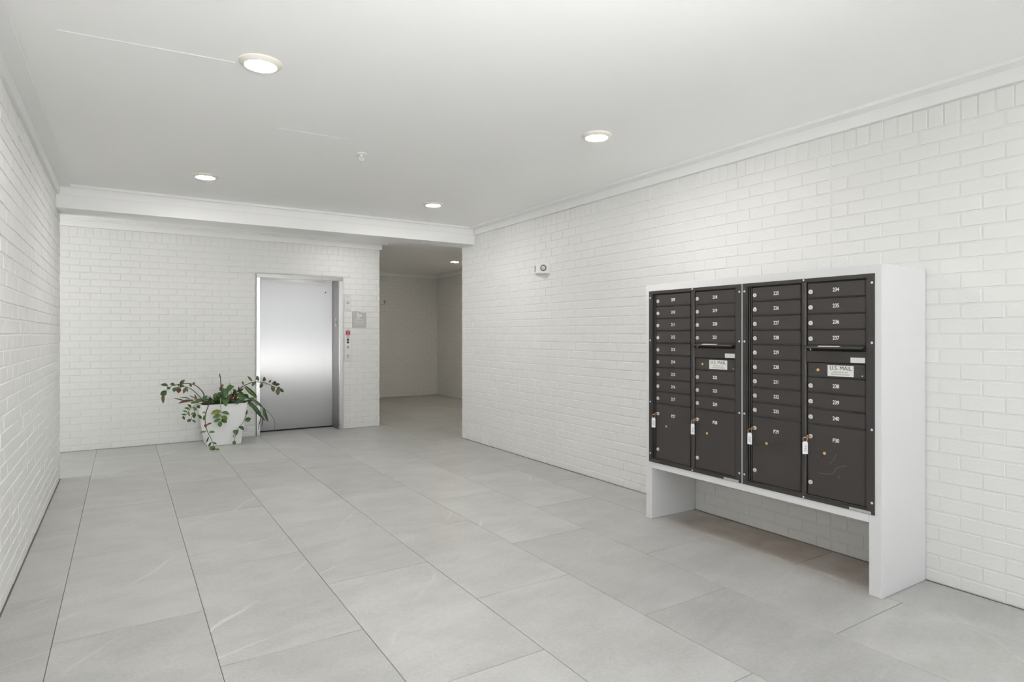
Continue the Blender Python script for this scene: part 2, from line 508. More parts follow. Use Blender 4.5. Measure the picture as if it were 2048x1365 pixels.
# ------------------------------------------------------------------ the room shell
# floor: grout bed with single porcelain tiles on it
fl = structure(MB().box(-4.2, 6.35, Y0, 13.0, -0.12, -0.003).build('floor', M['grout']))
TX, TY = 0.6035, 1.205
tile_cache = {}
def tile(x0, x1, y0, y1):
    g = 0.0016
    key = (round(x1 - x0, 3), round(y1 - y0, 3))
    if key not in tile_cache:
        l, w = key[0] / 2 - g, key[1] / 2 - g
        tile_cache[key] = MB().box(-l, l, -w, w, -0.008, 0.0, 0.0012).build('tile', M['tile'])
        o = tile_cache[key]
    else:
        o = tile_cache[key].copy(); COL.objects.link(o)
    o.parent = fl; o.location = ((x0 + x1) / 2, (y0 + y1) / 2, rnd.uniform(-0.0004, 0.0004))
zones = [(-0.505, 3.770, Y0, 7.19), (-4.0, 6.01, 7.19, 8.757), (3.235, 6.01, 8.757, 12.64)]
kx0 = -7
for k in range(kx0, 12):
    xa, xb = -0.268 + TX * k, -0.268 + TX * (k + 1)
    ph = 3.37 if k % 2 == 0 else 3.972
    for j in range(-6, 10):
        ya, yb = ph + TY * (j - 1), ph + TY * j
        # main room, then lobby, then back corridor: clip to the floor area the tile lies in
        parts = []
        for i, (zx0, zx1, zy0, zy1) in enumerate(zones):
            a, b, c, d = max(xa, zx0), min(xb, zx1), max(ya, zy0), min(yb, zy1)
            if b - a > 0.01 and d - c > 0.005: parts.append([a, b, c, d])
        # pieces that continue over a zone border with the same width are one tile
        merged = []
        for q in parts:
            if merged and abs(merged[-1][3] - q[2]) < 0.002 and abs(merged[-1][0] - q[0]) < 0.002 and abs(merged[-1][1] - q[1]) < 0.002:
                merged[-1][3] = q[3]
            else: merged.append(q)
        for q in merged: tile(*q)
# tiles inside the elevator recess
tile(1.553, 2.145, 8.757, 9.075); tile(2.145, 2.612, 8.757, 9.075)

structure(MB().box(-30, 30, -32, 25, -0.30, -0.122).build('ground', M['concrete']))

ceil = structure(MB().box(-4.2, 6.35, Y0, 13.0, CEIL, CEIL + 0.2).build('ceiling', M['ceiling']))
for a, b in (((-0.25, 3.37), (0.47, 3.30)), ((0.85, 4.20), (1.32, 4.18))):
    d = (Vector(b) - Vector(a)).normalized(); nrm = Vector((-d.y, d.x)) * 0.006
    poly = [(a[0] - nrm.x, a[1] - nrm.y, CEIL), (b[0] - nrm.x, b[1] - nrm.y, CEIL), (b[0] + nrm.x, b[1] + nrm.y, CEIL), (a[0] + nrm.x, a[1] + nrm.y, CEIL)]
    mid = [((p[0] + q[0]) / 2, (p[1] + q[1]) / 2, CEIL - 0.0022) for p, q in ((poly[0], poly[3]), (poly[1], poly[2]))]
    MB().add(poly + mid, [(0, 1, 5, 4), (3, 4, 5, 2), (0, 4, 3), (1, 2, 5), (0, 3, 2, 1)]).build('ceiling_seam', M['ceiling'], ceil)

def behind_cabinet(c):
    return 1.60 < c.y < 3.40 and 0.42 < c.z < 1.80
wr = structure(MB().box(W, W + 0.35, Y0, YE - 0.006, 0, CEIL).build('wall_right', M['mortar']))
brick_wall(wr, (W, 0, 0), (0, -1, 0), (-1, 0, 0), -YE, -0.6, -0.072, cuts=(-2.178,), hidden=behind_cabinet, ph_s=-2.178)
wl = structure(MB().box(LX - 0.35, LX, Y0, 7.19, 0, CEIL).build('wall_left', M['mortar']))
brick_wall(wl, (LX, 0, 0), (0, 1, 0), (1, 0, 0), 2.6, 7.196, 0.072, ph_s=0.01)
wb1 = structure(MB().box(-4.0, 1.497, B, B + 0.33, 0, 2.19).build('wall_back_left', M['mortar']))
wb2 = structure(MB().box(2.674, 3.219, B, B + 0.33, 0, 2.19).build('wall_back_right', M['mortar']))
wb3 = structure(MB().box(-4.0, 3.219, B, B + 0.33, 2.191, CEIL).build('wall_back_upper', M['mortar']))
brick_wall(wb1, (0, B, 0), (1, 0, 0), (0, -1, 0), -2.2, 3.225, 0.07, hole=(1.496, 2.675, 2.194), ph_s=0.015,
           owner=lambda c: wb3 if c.z > 2.19 else wb1 if c.x < 2 else wb2)
# back corridor and lobby closure
wf = structure(MB().box(3.2, XR + 0.3, YF, YF + 0.3, 0, CEIL).build('wall_far', M['mortar']))
brick_wall(wf, (0, YF, 0), (1, 0, 0), (0, -1, 0), 3.225, XR, 0.07, singles=0)
wc = structure(MB().box(XR, XR + 0.3, 7.168, YF, 0, CEIL).build('wall_corridor', M['mortar']))
brick_wall(wc, (XR, 0, 0), (0, -1, 0), (-1, 0, 0), -YF, -9.5, -0.072, singles=0)
structure(MB().box(2.9, 3.219, B + 0.33, YF, 0, CEIL).build('wall_shaft', M['mortar']))
structure(MB().box(W + 0.35, XR + 0.3, 6.82, 7.168, 0, CEIL).build('wall_return', M['mortar']))
structure(MB().box(-4.2, LX - 0.35, 6.84, 7.19, 0, CEIL).build('wall_lobby', M['mortar']))
structure(MB().box(-4.2, -4.0, 7.19, B + 0.33, 2.3, CEIL).build('wall_end', M['mortar']))

# beam over the lobby opening
beam = structure(MB().box(LX + 0.0005, W - 0.0005, 6.819, YE, 2.512, CEIL).build('beam', M['trim']))
# frieze boards and ceiling strips
def trim(name, frieze, strip):
    o = structure(MB().box(*frieze, 0.002).build(name, M['trim']))
    MB().box(*strip, 0.002).build('ceiling_strip', M['trim'], o)
    return o
trim('trim_1', (W - 0.027, W + 0.0, Y0, 6.815, 2.63, CEIL), (W - 0.11, W - 0.02, Y0, 6.805, 2.70, CEIL))
trim('trim_2', (LX - 0.0, LX + 0.027, Y0, 6.815, 2.63, CEIL), (LX + 0.02, LX + 0.11, Y0, 6.805, 2.70, CEIL))
trim('trim_3', (LX + 0.027, W - 0.027, 6.813, 6.825, 2.63, CEIL), (LX + 0.11, W - 0.11, 6.765, 6.82, 2.70, CEIL))
trim('trim_4', (-4.0, 3.255, B - 0.03, B + 0.0, 2.63, CEIL), (-4.0, 3.325, B - 0.085, B - 0.02, 2.70, CEIL))
trim('trim_5', (3.225, XR, YF - 0.03, YF, 2.63, CEIL), (3.225, XR, YF - 0.085, YF - 0.02, 2.70, CEIL))
trim('trim_6', (XR - 0.03, XR, 7.2, YF - 0.03, 2.63, CEIL), (XR - 0.085, XR - 0.02, 7.2, YF - 0.085, 2.70, CEIL))

# ------------------------------------------------------------------ elevator
el = thing('elevator', (2.08, B, 0), 'brushed stainless steel elevator doorway in the white brick wall', 'elevator')
MB().box(1.502, 1.547, 8.745, B + 0.02, 0.003, 2.135, 0.002).build('left_casing', M['steel_frame'], el)
MB().box(2.618, 2.668, 8.745, B + 0.02, 0.003, 2.135, 0.002).build('right_casing', M['steel_frame'], el)
MB().box(1.5005, 2.6695, 8.743, B + 0.02, 2.1355, 2.190, 0.002).build('header', M['steel_header_dimmed'], el)
MB().box(1.5005, 1.547, B + 0.021, 9.12, 0.003, 2.188).build('left_reveal', M['steel_jamb_dimmed'], el)
rj = MB().box(2.618, 2.6705, B + 0.021, 9.12, 0.003, 2.188).build('right_reveal', M['steel_jamb_dimmed'], el)
MB().box(1.548, 2.617, B + 0.021, 9.12, 2.138, 2.188).build('head_reveal', M['steel_frame'], el)
dp = MB().box(1.549, 2.616, 9.078, 9.12, 0.018, 2.136, 0.003).build('door_panel', M['steel'], el)
MB().lathe((2.512, 9.078, 1.985), (0, -1, 0), [(-0.004, 0.010), (0.0008, 0.010)], 16).build('key_hole', M['button'], dp)
MB().box(1.549, 2.616, 9.08, 9.118, 0.0, 0.017).build('sill_gap', M['gap'], el)
ind = MB().box(2.6125, 2.618, 8.835, 8.945, 1.485, 1.600, 0.001).build('jamb_plate', M['steel_plate'], el)
MB().box(2.6105, 2.6126, 8.835, 8.853, 1.487, 1.598).build('plate_edge', M['button'], ind)
MB().lathe((2.6126, 8.90, 1.548), (-1, 0, 0), [(0, 0.022), (0.002, 0.022), (0.003, 0.012), (0.001, 0.011)], 18).build('arrow_lens', M['ring'], ind)

def ring_button(parent, x, z, ro, face, ringm, y):
    o = MB().lathe((x, y, z), (0, -1, 0), [(0, ro), (0.004, ro), (0.005, ro * 0.8), (0.003, ro * 0.62)], 20).build('button', ringm, parent, smooth=True)
    MB().lathe((x, y, z), (0, -1, 0), [(0.002, ro * 0.6), (0.0045, ro * 0.55)], 16).build('button_face', face, o)
FY = B - 0.0045
p1 = thing('key_switch_plate', (2.745, FY, 1.83), 'small steel plate with one round key switch, upper plate beside the elevator', 'wall plate')
MB().box(2.700, 2.789, FY - 0.006, FY, 1.716, 1.939, 0.002).build('plate', M['steel_plate'], p1)
ring_button(p1, 2.744, 1.828, 0.020, M['chrome'], M['ring'], FY - 0.006)
for z in (1.915, 1.740):
    MB().lathe((2.744, FY - 0.006, z), (0, -1, 0), [(0, 0.006), (0.001, 0.005)], 10).build('screw', M['ring'], p1)
p2 = thing('elevator_call_panel', (2.745, FY, 1.22), 'tall narrow steel call panel with red label and round buttons beside the elevator', 'call panel')
MB().box(2.698, 2.793, FY - 0.006, FY, 0.984, 1.457, 0.002).build('plate', M['steel_plate'], p2)
rl = MB().box(2.711, 2.777, FY - 0.0068, FY - 0.0055, 1.357, 1.424).build('red_label', M['red'], p2)
rl['label'] = 'red printed warning label'
for i, tx in enumerate(('IN CASE OF', 'FIRE', 'USE STAIRS')):
    text_obj('lettering', tx, 0.013, frame((2.744, FY - 0.0071, 1.410 - 0.020 * i), (1, 0, 0), (0, -1, 0)), M['white_print'], rl, 0.75)
for z, fm, rm in ((1.333, M['chrome'], M['red']), (1.292, M['button'], M['button']), (1.252, M['button'], M['button']), (1.183, M['chrome'], M['button']), (1.058, M['chrome'], M['ring'])):
    ring_button(p2, 2.744, z, 0.0175, fm, rm, FY - 0.006)
for z in (1.441, 1.022):
    MB().lathe((2.744, FY - 0.006, z), (0, -1, 0), [(0, 0.006), (0.001, 0.005)], 10).build('screw', M['ring'], p2)
# evacuation plaque with a wavy top edge
sg = thing('evacuation_sign', (2.913, FY, 1.585), 'grey plastic evacuation sign with white running figure and wavy top edge', 'sign')
top = [(2.808 + 0.21 * t, FY - 0.005, 1.700 + 0.008 * math.sin(2 * math.pi * t) - 0.004 * t) for t in [i / 16 for i in range(17)]]
MB().prism([(2.808, FY - 0.005, 1.466), (3.018, FY - 0.005, 1.466)] + top[::-1], (0, 0.005, 0)).build('plate', M['sign'], sg)
SX, SZ = 2.808, 1.466
fig = MB()
def limb(x0, z0, x1, z1, w):
    d = Vector((x1 - x0, 0, z1 - z0)).normalized(); q = Vector((-d.z, 0, d.x)) * w / 2
    a, b = Vector((SX + x0, FY - 0.0058, SZ + z0)), Vector((SX + x1, FY - 0.0058, SZ + z1))
    fig.prism([a - q, b - q, b + q, a + q], (0, 0.0008, 0))
fig.lathe((SX + 0.082, FY - 0.005, SZ + 0.214), (0, -1, 0), [(0, 0.010), (0.0008, 0.010)], 14)
limb(0.090, 0.203, 0.094, 0.170, 0.020)
for a in ((0.088, 0.196, 0.070, 0.184), (0.070, 0.184, 0.076, 0.172), (0.096, 0.196, 0.112, 0.180), (0.094, 0.172, 0.078, 0.154), (0.078, 0.154, 0.074, 0.136), (0.095, 0.172, 0.110, 0.156), (0.110, 0.156, 0.104, 0.136)): limb(*a, 0.008)
for i in range(4): limb(0.058 + 0.018 * i, 0.132 - 0.0 + 0.012 * 0, 0.076 + 0.018 * i, 0.132, 0.004)
fig.build('running_figure', M['white_print'], sg)
fl_ = MB().prism([(SX + a, FY - 0.0058, SZ + b) for a, b in ((0.122, 0.160), (0.140, 0.160), (0.147, 0.178), (0.138, 0.192), (0.133, 0.205), (0.126, 0.190), (0.118, 0.176))], (0, 0.0008, 0))
fl_.build('flame', M['white_print'], sg)
for i, tx in enumerate(('IN CASE OF FIRE', 'ELEVATORS ARE OUT', 'OF SERVICE PLEASE', 'USE EXIT STAIRS')):
    text_obj('lettering', tx, 0.019, frame((2.912, FY - 0.0058, 1.584 - 0.024 * i), (1, 0, 0), (0, -1, 0)), M['white_print'], sg, 0.82)

# ------------------------------------------------------------------ ceiling fixtures
lamps = [((0.575, 3.235), 'round ceiling light that shows largest, on the left wall side of the room'),
         ((2.712, 3.195), 'second largest round ceiling light in view, above the floor before the mailboxes'),
         ((0.587, 5.790), 'round ceiling light close to the beam on the planter side'),
         ((2.705, 5.780), 'round ceiling light close to the beam near the corridor side'),
         ((0.560, 0.640), 'unseen added round ceiling light overhead nearest the entrance, left wall side'),  # lamp row continued out of view, added for even brightness
         ((2.718, 0.600), 'unseen added round ceiling light overhead nearest the entrance, mailbox wall side'),
         ((0.590, 7.950), 'round ceiling light in the elevator lobby behind the beam, planter side'),
         ((2.705, 7.950), 'round ceiling light in the elevator lobby behind the beam, corridor side'),
         ((5.150, 10.080), 'round ceiling light alone in the dark corridor beyond the beam')]
for (x, y), lab in lamps:
    t = thing('ceiling_light', (x, y, CEIL), lab, 'ceiling light', 'round ceiling lights')
    MB().lathe((x, y, CEIL), (0, 0, -1), [(0, 0.102), (0.004, 0.102), (0.009, 0.098), (0.018, 0.080), (0.0195, 0.075), (0.016, 0.073)], 40).build('trim_ring', M['lamp_trim'], t, smooth=True)
    MB().lathe((x, y, CEIL), (0, 0, -1), [(0.0165, 0.073), (0.0192, 0.068), (0.021, 0.05), (0.022, 0.004)], 32).build('diffuser', M['diffuser_front' if y < 1 else 'diffuser' if y < 7 else 'diffuser_lobby_weak' if y < 9 and x < 1 else 'diffuser_lobby' if y < 9 else 'diffuser_dim'], t, smooth=True)
sp = thing('sprinkler_head', (1.50, 4.46, CEIL), 'small white fire sprinkler head hanging from the ceiling', 'sprinkler')
MB().lathe((1.50, 4.46, CEIL), (0, 0, -1), [(0, 0.040), (0.003, 0.040), (0.009, 0.030), (0.010, 0.013)], 28).build('escutcheon', M['plastic'], sp, smooth=True)
MB().lathe((1.50, 4.46, CEIL), (0, 0, -1), [(0.010, 0.012), (0.020, 0.012), (0.022, 0.009), (0.026, 0.009)], 16).build('body', M['plastic'], sp)
MB().tube([(1.489, 4.46, CEIL - 0.026), (1.484, 4.46, CEIL - 0.040), (1.494, 4.46, CEIL - 0.055)], 0.003).tube([(1.511, 4.46, CEIL - 0.026), (1.516, 4.46, CEIL - 0.040), (1.506, 4.46, CEIL - 0.055)], 0.003).build('frame_arms', M['plastic'], sp)
MB().lathe((1.50, 4.46, CEIL), (0, 0, -1), [(0.054, 0.006), (0.057, 0.017), (0.059, 0.017)], 20).build('deflector', M['plastic'], sp)
MB().lathe((1.50, 4.46, CEIL), (0, 0, -1), [(0.026, 0.003), (0.054, 0.003)], 8).build('glass_bulb', M['lens'], sp)

# ------------------------------------------------------------------ emergency lights
def emergency_light(c, along, out, label):
    """Two-headed wedge: c on the wall, along = direction in the wall plane, out = away from the wall."""
    c, a, o = Vector(c), Vector(along), Vector(out)
    t = thing('emergency_light', c, label, 'emergency light', 'two headed emergency lights')
    Zv = Vector((0, 0, 1))
    def P(u, z, n): return c + a * u + Zv * z + o * n
    hb, ht = -0.058, 0.060
    plan = [(-0.125, 0.0), (-0.118, 0.022), (-0.030, 0.085), (0.030, 0.085), (0.118, 0.022), (0.125, 0.0)]
    v = [P(u, hb + 0.012 * (n / 0.085), n) for u, n in plan] + [P(u * 0.97, ht - 0.010 * (n / 0.085), n * 0.96) for u, n in plan]
    n = len(plan)
    f = [tuple(range(n)), tuple(range(2 * n - 1, n - 1, -1))] + [(i, (i + 1) % n, n + (i + 1) % n, n + i) for i in range(n)]
    MB().add(v, f).build('housing', M['plastic'], t)
    for s in (-1, 1):
        nv = (a * s * 0.063 + o * 0.088).normalized()
        ctr = P(s * 0.074, 0.002, 0.0535)
        r = MB().lathe(ctr, nv, [(-0.006, 0.034), (0.006, 0.034), (0.008, 0.028), (0.004, 0.025)], 24).build('lamp_ring', M['ring'], t, smooth=True)
        MB().lathe(ctr, nv, [(0.002, 0.025), (0.006, 0.020), (0.008, 0.004)], 20).build('lamp_lens', M['lens'], r, smooth=True)
emergency_light((W - 0.003, 5.315, 2.066), (0, -1, 0), (-1, 0, 0), 'white two-headed emergency light on the brick wall left of the mailboxes')
emergency_light((4.675, YF - 0.003, 2.066), (1, 0, 0), (0, -1, 0), 'white two-headed emergency light on the dark corridor wall')

# ------------------------------------------------------------------ mailbox cabinet
CX = 3.304
cabt = thing('mailbox_cabinet', (3.54, 2.48, 0), 'white painted mailbox surround on two panel legs against the brick wall', 'cabinet')
CW = W - 0.009
MB().box(CX, CW, 3.2656, 3.325, 0.001, 1.737, 0.0015).build('side_panel', M['cabinet'], cabt)
MB().box(CX, CW, 1.637, 1.703, 0.001, 1.737, 0.0015).build('side_panel', M['cabinet'], cabt)
MB().box(CX, CW, 1.7035, 3.2651, 1.672, 1.737, 0.0008).build('top_panel', M['cabinet'], cabt)
MB().box(CX, CW, 1.7035, 3.2651, 0.381, 0.440, 0.0008).build('bottom_panel', M['cabinet'], cabt)
MB().box(CX, CX + 0.04, 2.462, 2.503, 0.4405, 1.6715).build('centre_stile', M['cabinet'], cabt)

UW = 0.804
D1, D2 = (0.066, 0.384), (0.431, 0.751)
def mailbox_unit(YL, label, col1, col2a, col2b, p1name, p2name, scr):
    """Dark unit of two door columns; YL is the y of its left edge as seen from the room."""
    t = thing('mailbox_unit', (CX, YL - UW / 2, 0.425), label, 'mailbox', 'dark mailbox units in the white surround')
    def bx(u0, u1, z0, z1, n0, n1, ch=0.0, mb=None):     # n: out of the cabinet front, towards the room
        mb = mb or MB()
        return mb.box(CX - n1, CX - n0, YL - u1, YL - u0, z0, z1, ch)
    ZB, ZT = 0.425, 1.689
    bx(0.034, UW - 0.034, 0.4405, 1.6715, -0.40, -0.016).build('body', M['gap'], t)
    # flange frame around the opening
    fr = MB()
    bx(0, 0.028, ZB, ZT, 0.0002, 0.0042, 0, fr); bx(0.766, UW, ZB, ZT, 0.0002, 0.0042, 0, fr)
    bx(0.028, 0.766, 1.668, ZT, 0.0002, 0.0042, 0, fr); bx(0.028, 0.766, ZB, 0.447, 0.0002, 0.0042, 0, fr)
    fl_o = fr.build('flange', M['bronze_frame'], t)
    # stepped vertical and horizontal profiles inside the flange
    pr = MB()
    bx(0.0282, 0.034, 0.4475, 1.6675, -0.014, 0.001, 0.001, pr); bx(0.041, 0.047, 0.450, 1.665, -0.015, -0.004, 0.001, pr); bx(0.055, 0.060, 0.453, 1.664, -0.015, -0.003, 0.001, pr)
    bx(0.757, 0.7655, 0.4475, 1.6675, -0.014, -0.001, 0.001, pr)
    bx(0.048, 0.756, 0.4475, 0.4525, -0.014, -0.002, 0.001, pr); bx(0.048, 0.756, 1.664, 1.6678, -0.014, -0.006, 0.001, pr)
    pr.build('profile', M['bronze_frame'], t)
    # rounded centre stile
    st = MB(); n = 10; poly = []
    for i in range(n + 1):
        q = math.pi * i / n
        poly.append((CX + 0.012 - 0.016 * math.sin(q), YL - 0.4075 + 0.0165 * math.cos(q), 0.4478))
    st.prism(poly, (0, 0, 1.219)); st.build('centre_post', M['bronze_frame'], t, smooth=True)
    # screws
    for u in (0.0135, UW - 0.0135):
        for z in (1.640, 1.325, 0.870, 0.487):
            MB().lathe((CX - 0.004, YL - u, z), (-1, 0, 0), [(0, 0.0068), (0.0015, 0.0062), (0.0025, 0.003)], 12).build('screw', M['screw'], t)
    for z in (1.681, 0.4335):
        MB().lathe((CX - 0.004, YL - 0.41, z), (-1, 0, 0), [(0, 0.0060), (0.0015, 0.0055), (0.0025, 0.003)], 12).build('screw', M['screw'], t)
    R = lambda u, z, nn: frame((CX - nn, YL - u, z), (0, -1, 0), (-1, 0, 0))
    def lock(par, u, z, r=0.0128, flap=True):
        lk = MB().lathe((CX + 0.004, YL - u, z), (-1, 0, 0), [(0, r), (0.004, r), (0.0055, r * 0.82), (0.0045, r * 0.5)], 20)
        if flap:
            lk.lathe((CX - 0.0005, YL - u - 0.0095, z - 0.0055), (-1, 0, 0), [(0, 0.0062), (0.0028, 0.0055)], 12)
        lk.build('lock', M['chrome'], par, smooth=True)
        MB().box(CX - 0.0016, CX - 0.0006, YL - u - 0.0008, YL - u + 0.0008, z - 0.004, z + 0.004).build('keyway', M['ring'], par)
    def door(u0, u1, z0, z1, num):
        d = bx(u0, u1, z0 + 0.0055, z1 - 0.0015, -0.015, -0.004, 0.0016).build('door', M['bronze'], t)
        bx(u0 - 0.001, u1 + 0.001, z0 + 0.0002, z0 + 0.0042, -0.015, -0.001, 0.0008).build('door_lip', M['bronze_frame'], d)
        bx(u1 + 0.0012, u1 + 0.0045, z0 + 0.004, z1 - 0.002, -0.015, -0.003, 0.0006).build('hinge', M['bronze_frame'], d)
        lock(d, u0 + 0.0185, (z0 + z1) / 2 - 0.005)
        bx(u0 + 0.142, u0 + 0.143, (z0 + z1) / 2 - 0.020, (z0 + z1) / 2 + 0.018, -0.0042, -0.0036).build('label_edge', M['rivet'], d)
        text_obj('number', num, 0.0300, R(u0 + 0.164, (z0 + z1) / 2 - 0.001, -0.0036), M['white_print'], d, 0.82, bold=0.0005)
    P = 0.08892
    z = 1.6615
    for i, s in enumerate(col1):
        door(*D1, z - P * (i + 1), z - P * i, s)
    for i, s in enumerate(col2a):
        door(*D2, z - P * (i + 1), z - P * i, s)
    zb = 1.1275
    for i, s in enumerate(col2b):
        door(*D2, zb - P * (i + 1), zb - P * i, s)
    for (u0, u1), s in ((D1, p1name), (D2, p2name)):
        d = bx(u0, u1, 0.4565, 0.8595, -0.015, -0.004, 0.0016).build('parcel_door', M['bronze'], t)
        bx(u1 + 0.0012, u1 + 0.0045, 0.458, 0.859, -0.015, -0.003, 0.0006).build('hinge', M['bronze_frame'], d)
        lock(d, u0 + 0.0185, 0.788, 0.0125, False); lock(d, u0 + 0.0185, 0.527, 0.0125, False)
        b = MB().lathe((CX + 0.004, YL - u0 - 0.100, 0.704), (-1, 0, 0), [(0, 0.0085), (0.003, 0.0085), (0.004, 0.006), (0.0025, 0.004)], 16).build('master_lock', M['brass'], d, smooth=True)
        for du, zz in ((0.062, 0.722), (0.062, 0.682), (0.134, 0.722), (0.134, 0.682)):
            MB().lathe((CX + 0.004, YL - u0 - du, zz), (-1, 0, 0), [(0, 0.0038), (0.0012, 0.003)], 8).build('rivet', M['rivet'], d)
        text_obj('number', s, 0.0300, R(u0 + 0.164, 0.783, -0.0036), M['white_print'], d, 0.82, bold=0.0005)
        if scr and u0 > 0.3:
            for pts in (((0.125, 0.645), (0.150, 0.675), (0.166, 0.712)), ((0.065, 0.588), (0.120, 0.592), (0.146, 0.598), (0.165, 0.630), (0.185, 0.645), (0.222, 0.655)), ((0.176, 0.596), (0.186, 0.580))):
                MB().tube([(CX + 0.0038, YL - u0 - a, b2) for a, b2 in pts], 0.0009, 4).build('scratch', M['scratch'], d)
    # outgoing slot hood, blank plate and carrier panel
    hood = MB()
    hp = [(CX + 0.006, YL - 0.424, 1.3055), (CX - 0.010, YL - 0.424, 1.3055), (CX - 0.031, YL - 0.424, 1.2985), (CX - 0.033, YL - 0.424, 1.2930), (CX - 0.030, YL - 0.424, 1.2905), (CX - 0.028, YL - 0.424, 1.2930), (CX - 0.010, YL - 0.424, 1.2985), (CX + 0.006, YL - 0.424, 1.2985)]
    hood.prism(hp, (0, -0.331, 0)); ho = hood.build('slot_hood', M['bronze_frame'], t)
    MB().add([(CX - 0.011, YL - 0.505, 1.3061), (CX - 0.030, YL - 0.507, 1.3000), (CX - 0.029, YL - 0.628, 1.3003), (CX - 0.011, YL - 0.630, 1.3061)], [(0, 1, 2, 3)]).build('paper_strip', M['sticker'], ho)
    MB().lathe((CX + 0.002, YL - 0.450, 1.284), (-1, 0, 0), [(0, 0.005), (0.004, 0.004)], 10).build('screw', M['screw'], t)
    bx(0.426, 0.757, 1.2125, 1.2765, -0.015, -0.0025, 0.001).build('slot_plate', M['bronze'], t)
    bx(0.676, 0.752, 1.2165, 1.2450, -0.0025, -0.0019).build('sticker', M['sticker'], t)
    c = bx(*D2, 1.133, 1.208, -0.015, -0.006, 0.0016).build('carrier_door', M['bronze'], t)
    bx(D2[0] - 0.001, D2[1] + 0.001, 1.1283, 1.1325, -0.015, -0.002, 0.0008).build('door_lip', M['bronze_frame'], c)
    lb = bx(0.547, 0.691, 1.1385, 1.1985, -0.006, -0.0053).build('mail_label', M['sticker'], c)
    text_obj('lettering', 'U.S. MAIL', 0.0305, R(0.619, 1.1825, -0.0050), M['black_print'], c, 0.98)
    text_obj('lettering', 'APPROVED BY THE', 0.0098, R(0.619, 1.1605, -0.0050), M['grey_print'], c, 1.0)
    text_obj('lettering', 'POSTMASTER GENERAL', 0.0098, R(0.619, 1.1485, -0.0050), M['grey_print'], c, 1.0)
    MB().lathe((CX + 0.006, YL - 0.492, 1.169), (-1, 0, 0), [(0, 0.0085), (0.003, 0.0085), (0.004, 0.006), (0.0025, 0.004)], 16).build('arrow_lock', M['brass'], c, smooth=True)
    for u, zz, mm in ((0.459, 1.186, 'rivet'), (0.459, 1.154, 'rivet'), (0.527, 1.186, 'rivet'), (0.527, 1.153, 'rivet'), (0.711, 1.167, 'rivet'), (0.737, 1.197, 'rivet'), (0.737, 1.173, 'rivet'), (0.737, 1.147, 'screw')):
        MB().lathe((CX + 0.006, YL - u, zz), (-1, 0, 0), [(0, 0.0042), (0.0014, 0.0034)], 8).build('rivet', M[mm], c)
    bx(0.672, 0.786, 0.4262, 0.4405, 0.0042, 0.0048).build('maker_label', M['grey_sticker'], t)
    return t
mailbox_unit(3.2915, 'dark bronze mailbox unit numbered 209 to 224, parcel doors P27 and P28', ['%d' % i for i in range(209, 218)], ['218', '219', '220', '221'], ['222', '223', '224'], 'P27', 'P28', False)
mailbox_unit(2.4765, 'dark bronze mailbox unit numbered 225 to 240, parcel doors P29 and P30', ['%d' % i for i in range(225, 234)], ['234', '235', '236', '237'], ['238', '239', '240'], 'P29', 'P30', True)

def key(YL, u, name, turn):
    y = YL - u - 0.0185; z = 0.788
    t = thing('key', (CX - 0.002, y, z), 'key with white plastic tag hanging in the lock of parcel door ' + name, 'key', 'tagged keys in the parcel doors')
    MB().box(CX - 0.016, CX - 0.0018, y - 0.0012, y + 0.0012, z - 0.004, z + 0.004).lathe((CX - 0.022, y + 0.0014, z), (0, -1, 0), [(0, 0.011), (0.0028, 0.011)], 16).build('blade', M['wire'], t)
    a = Vector((0, math.cos(turn), 0)) + Vector((-math.sin(turn), 0, 0))     # direction of the tag's width
    c = Vector((CX - 0.026, y + 0.016, z - 0.018))
    ring = [c + a * (0.0125 * math.cos(q)) + Vector((0, 0, 0.0125 * math.sin(q))) for q in [2 * math.pi * i / 20 for i in range(21)]]
    MB().tube(ring, 0.0018, 6).build('split_ring', M['wire'], t)
    arm = [Vector((CX - 0.024, y, z - 0.004)), Vector((CX - 0.028, y + 0.010, z - 0.003)), Vector((CX - 0.029, y + 0.022, z - 0.006))]
    MB().tube(arm, 0.0016, 6).build('link', M['wire'], t)
    b = Vector((0, 0, 1)); nrm = a.cross(b)
    o = c + b * (-0.011)
    w, h = 0.0145, 0.072
    poly = [(-w, -h), (w, -h), (w, -0.006), (w * 0.6, 0), (-w * 0.6, 0), (-w, -0.006)]
    tg = MB().prism([o + a * p + b * q - nrm * 0.0015 for p, q in poly], nrm * 0.003).build('tag', M['tag'], t)
    out = nrm if nrm.x < 0 else -nrm
    rd = -b                                                                    # handwriting runs down the tag
    m = frame(o + b * (-0.040) + out * 0.0019, rd, out)
    text_obj('lettering', name, 0.020, m, M['grey_print'], tg, 1.1)
key(3.2915, D1[0], 'P27', 0.25); key(3.2915, D2[0], 'P28', 0.05)
key(2.4765, D1[0], 'P29', 0.15); key(2.4765, D2[0], 'P30', 0.95)

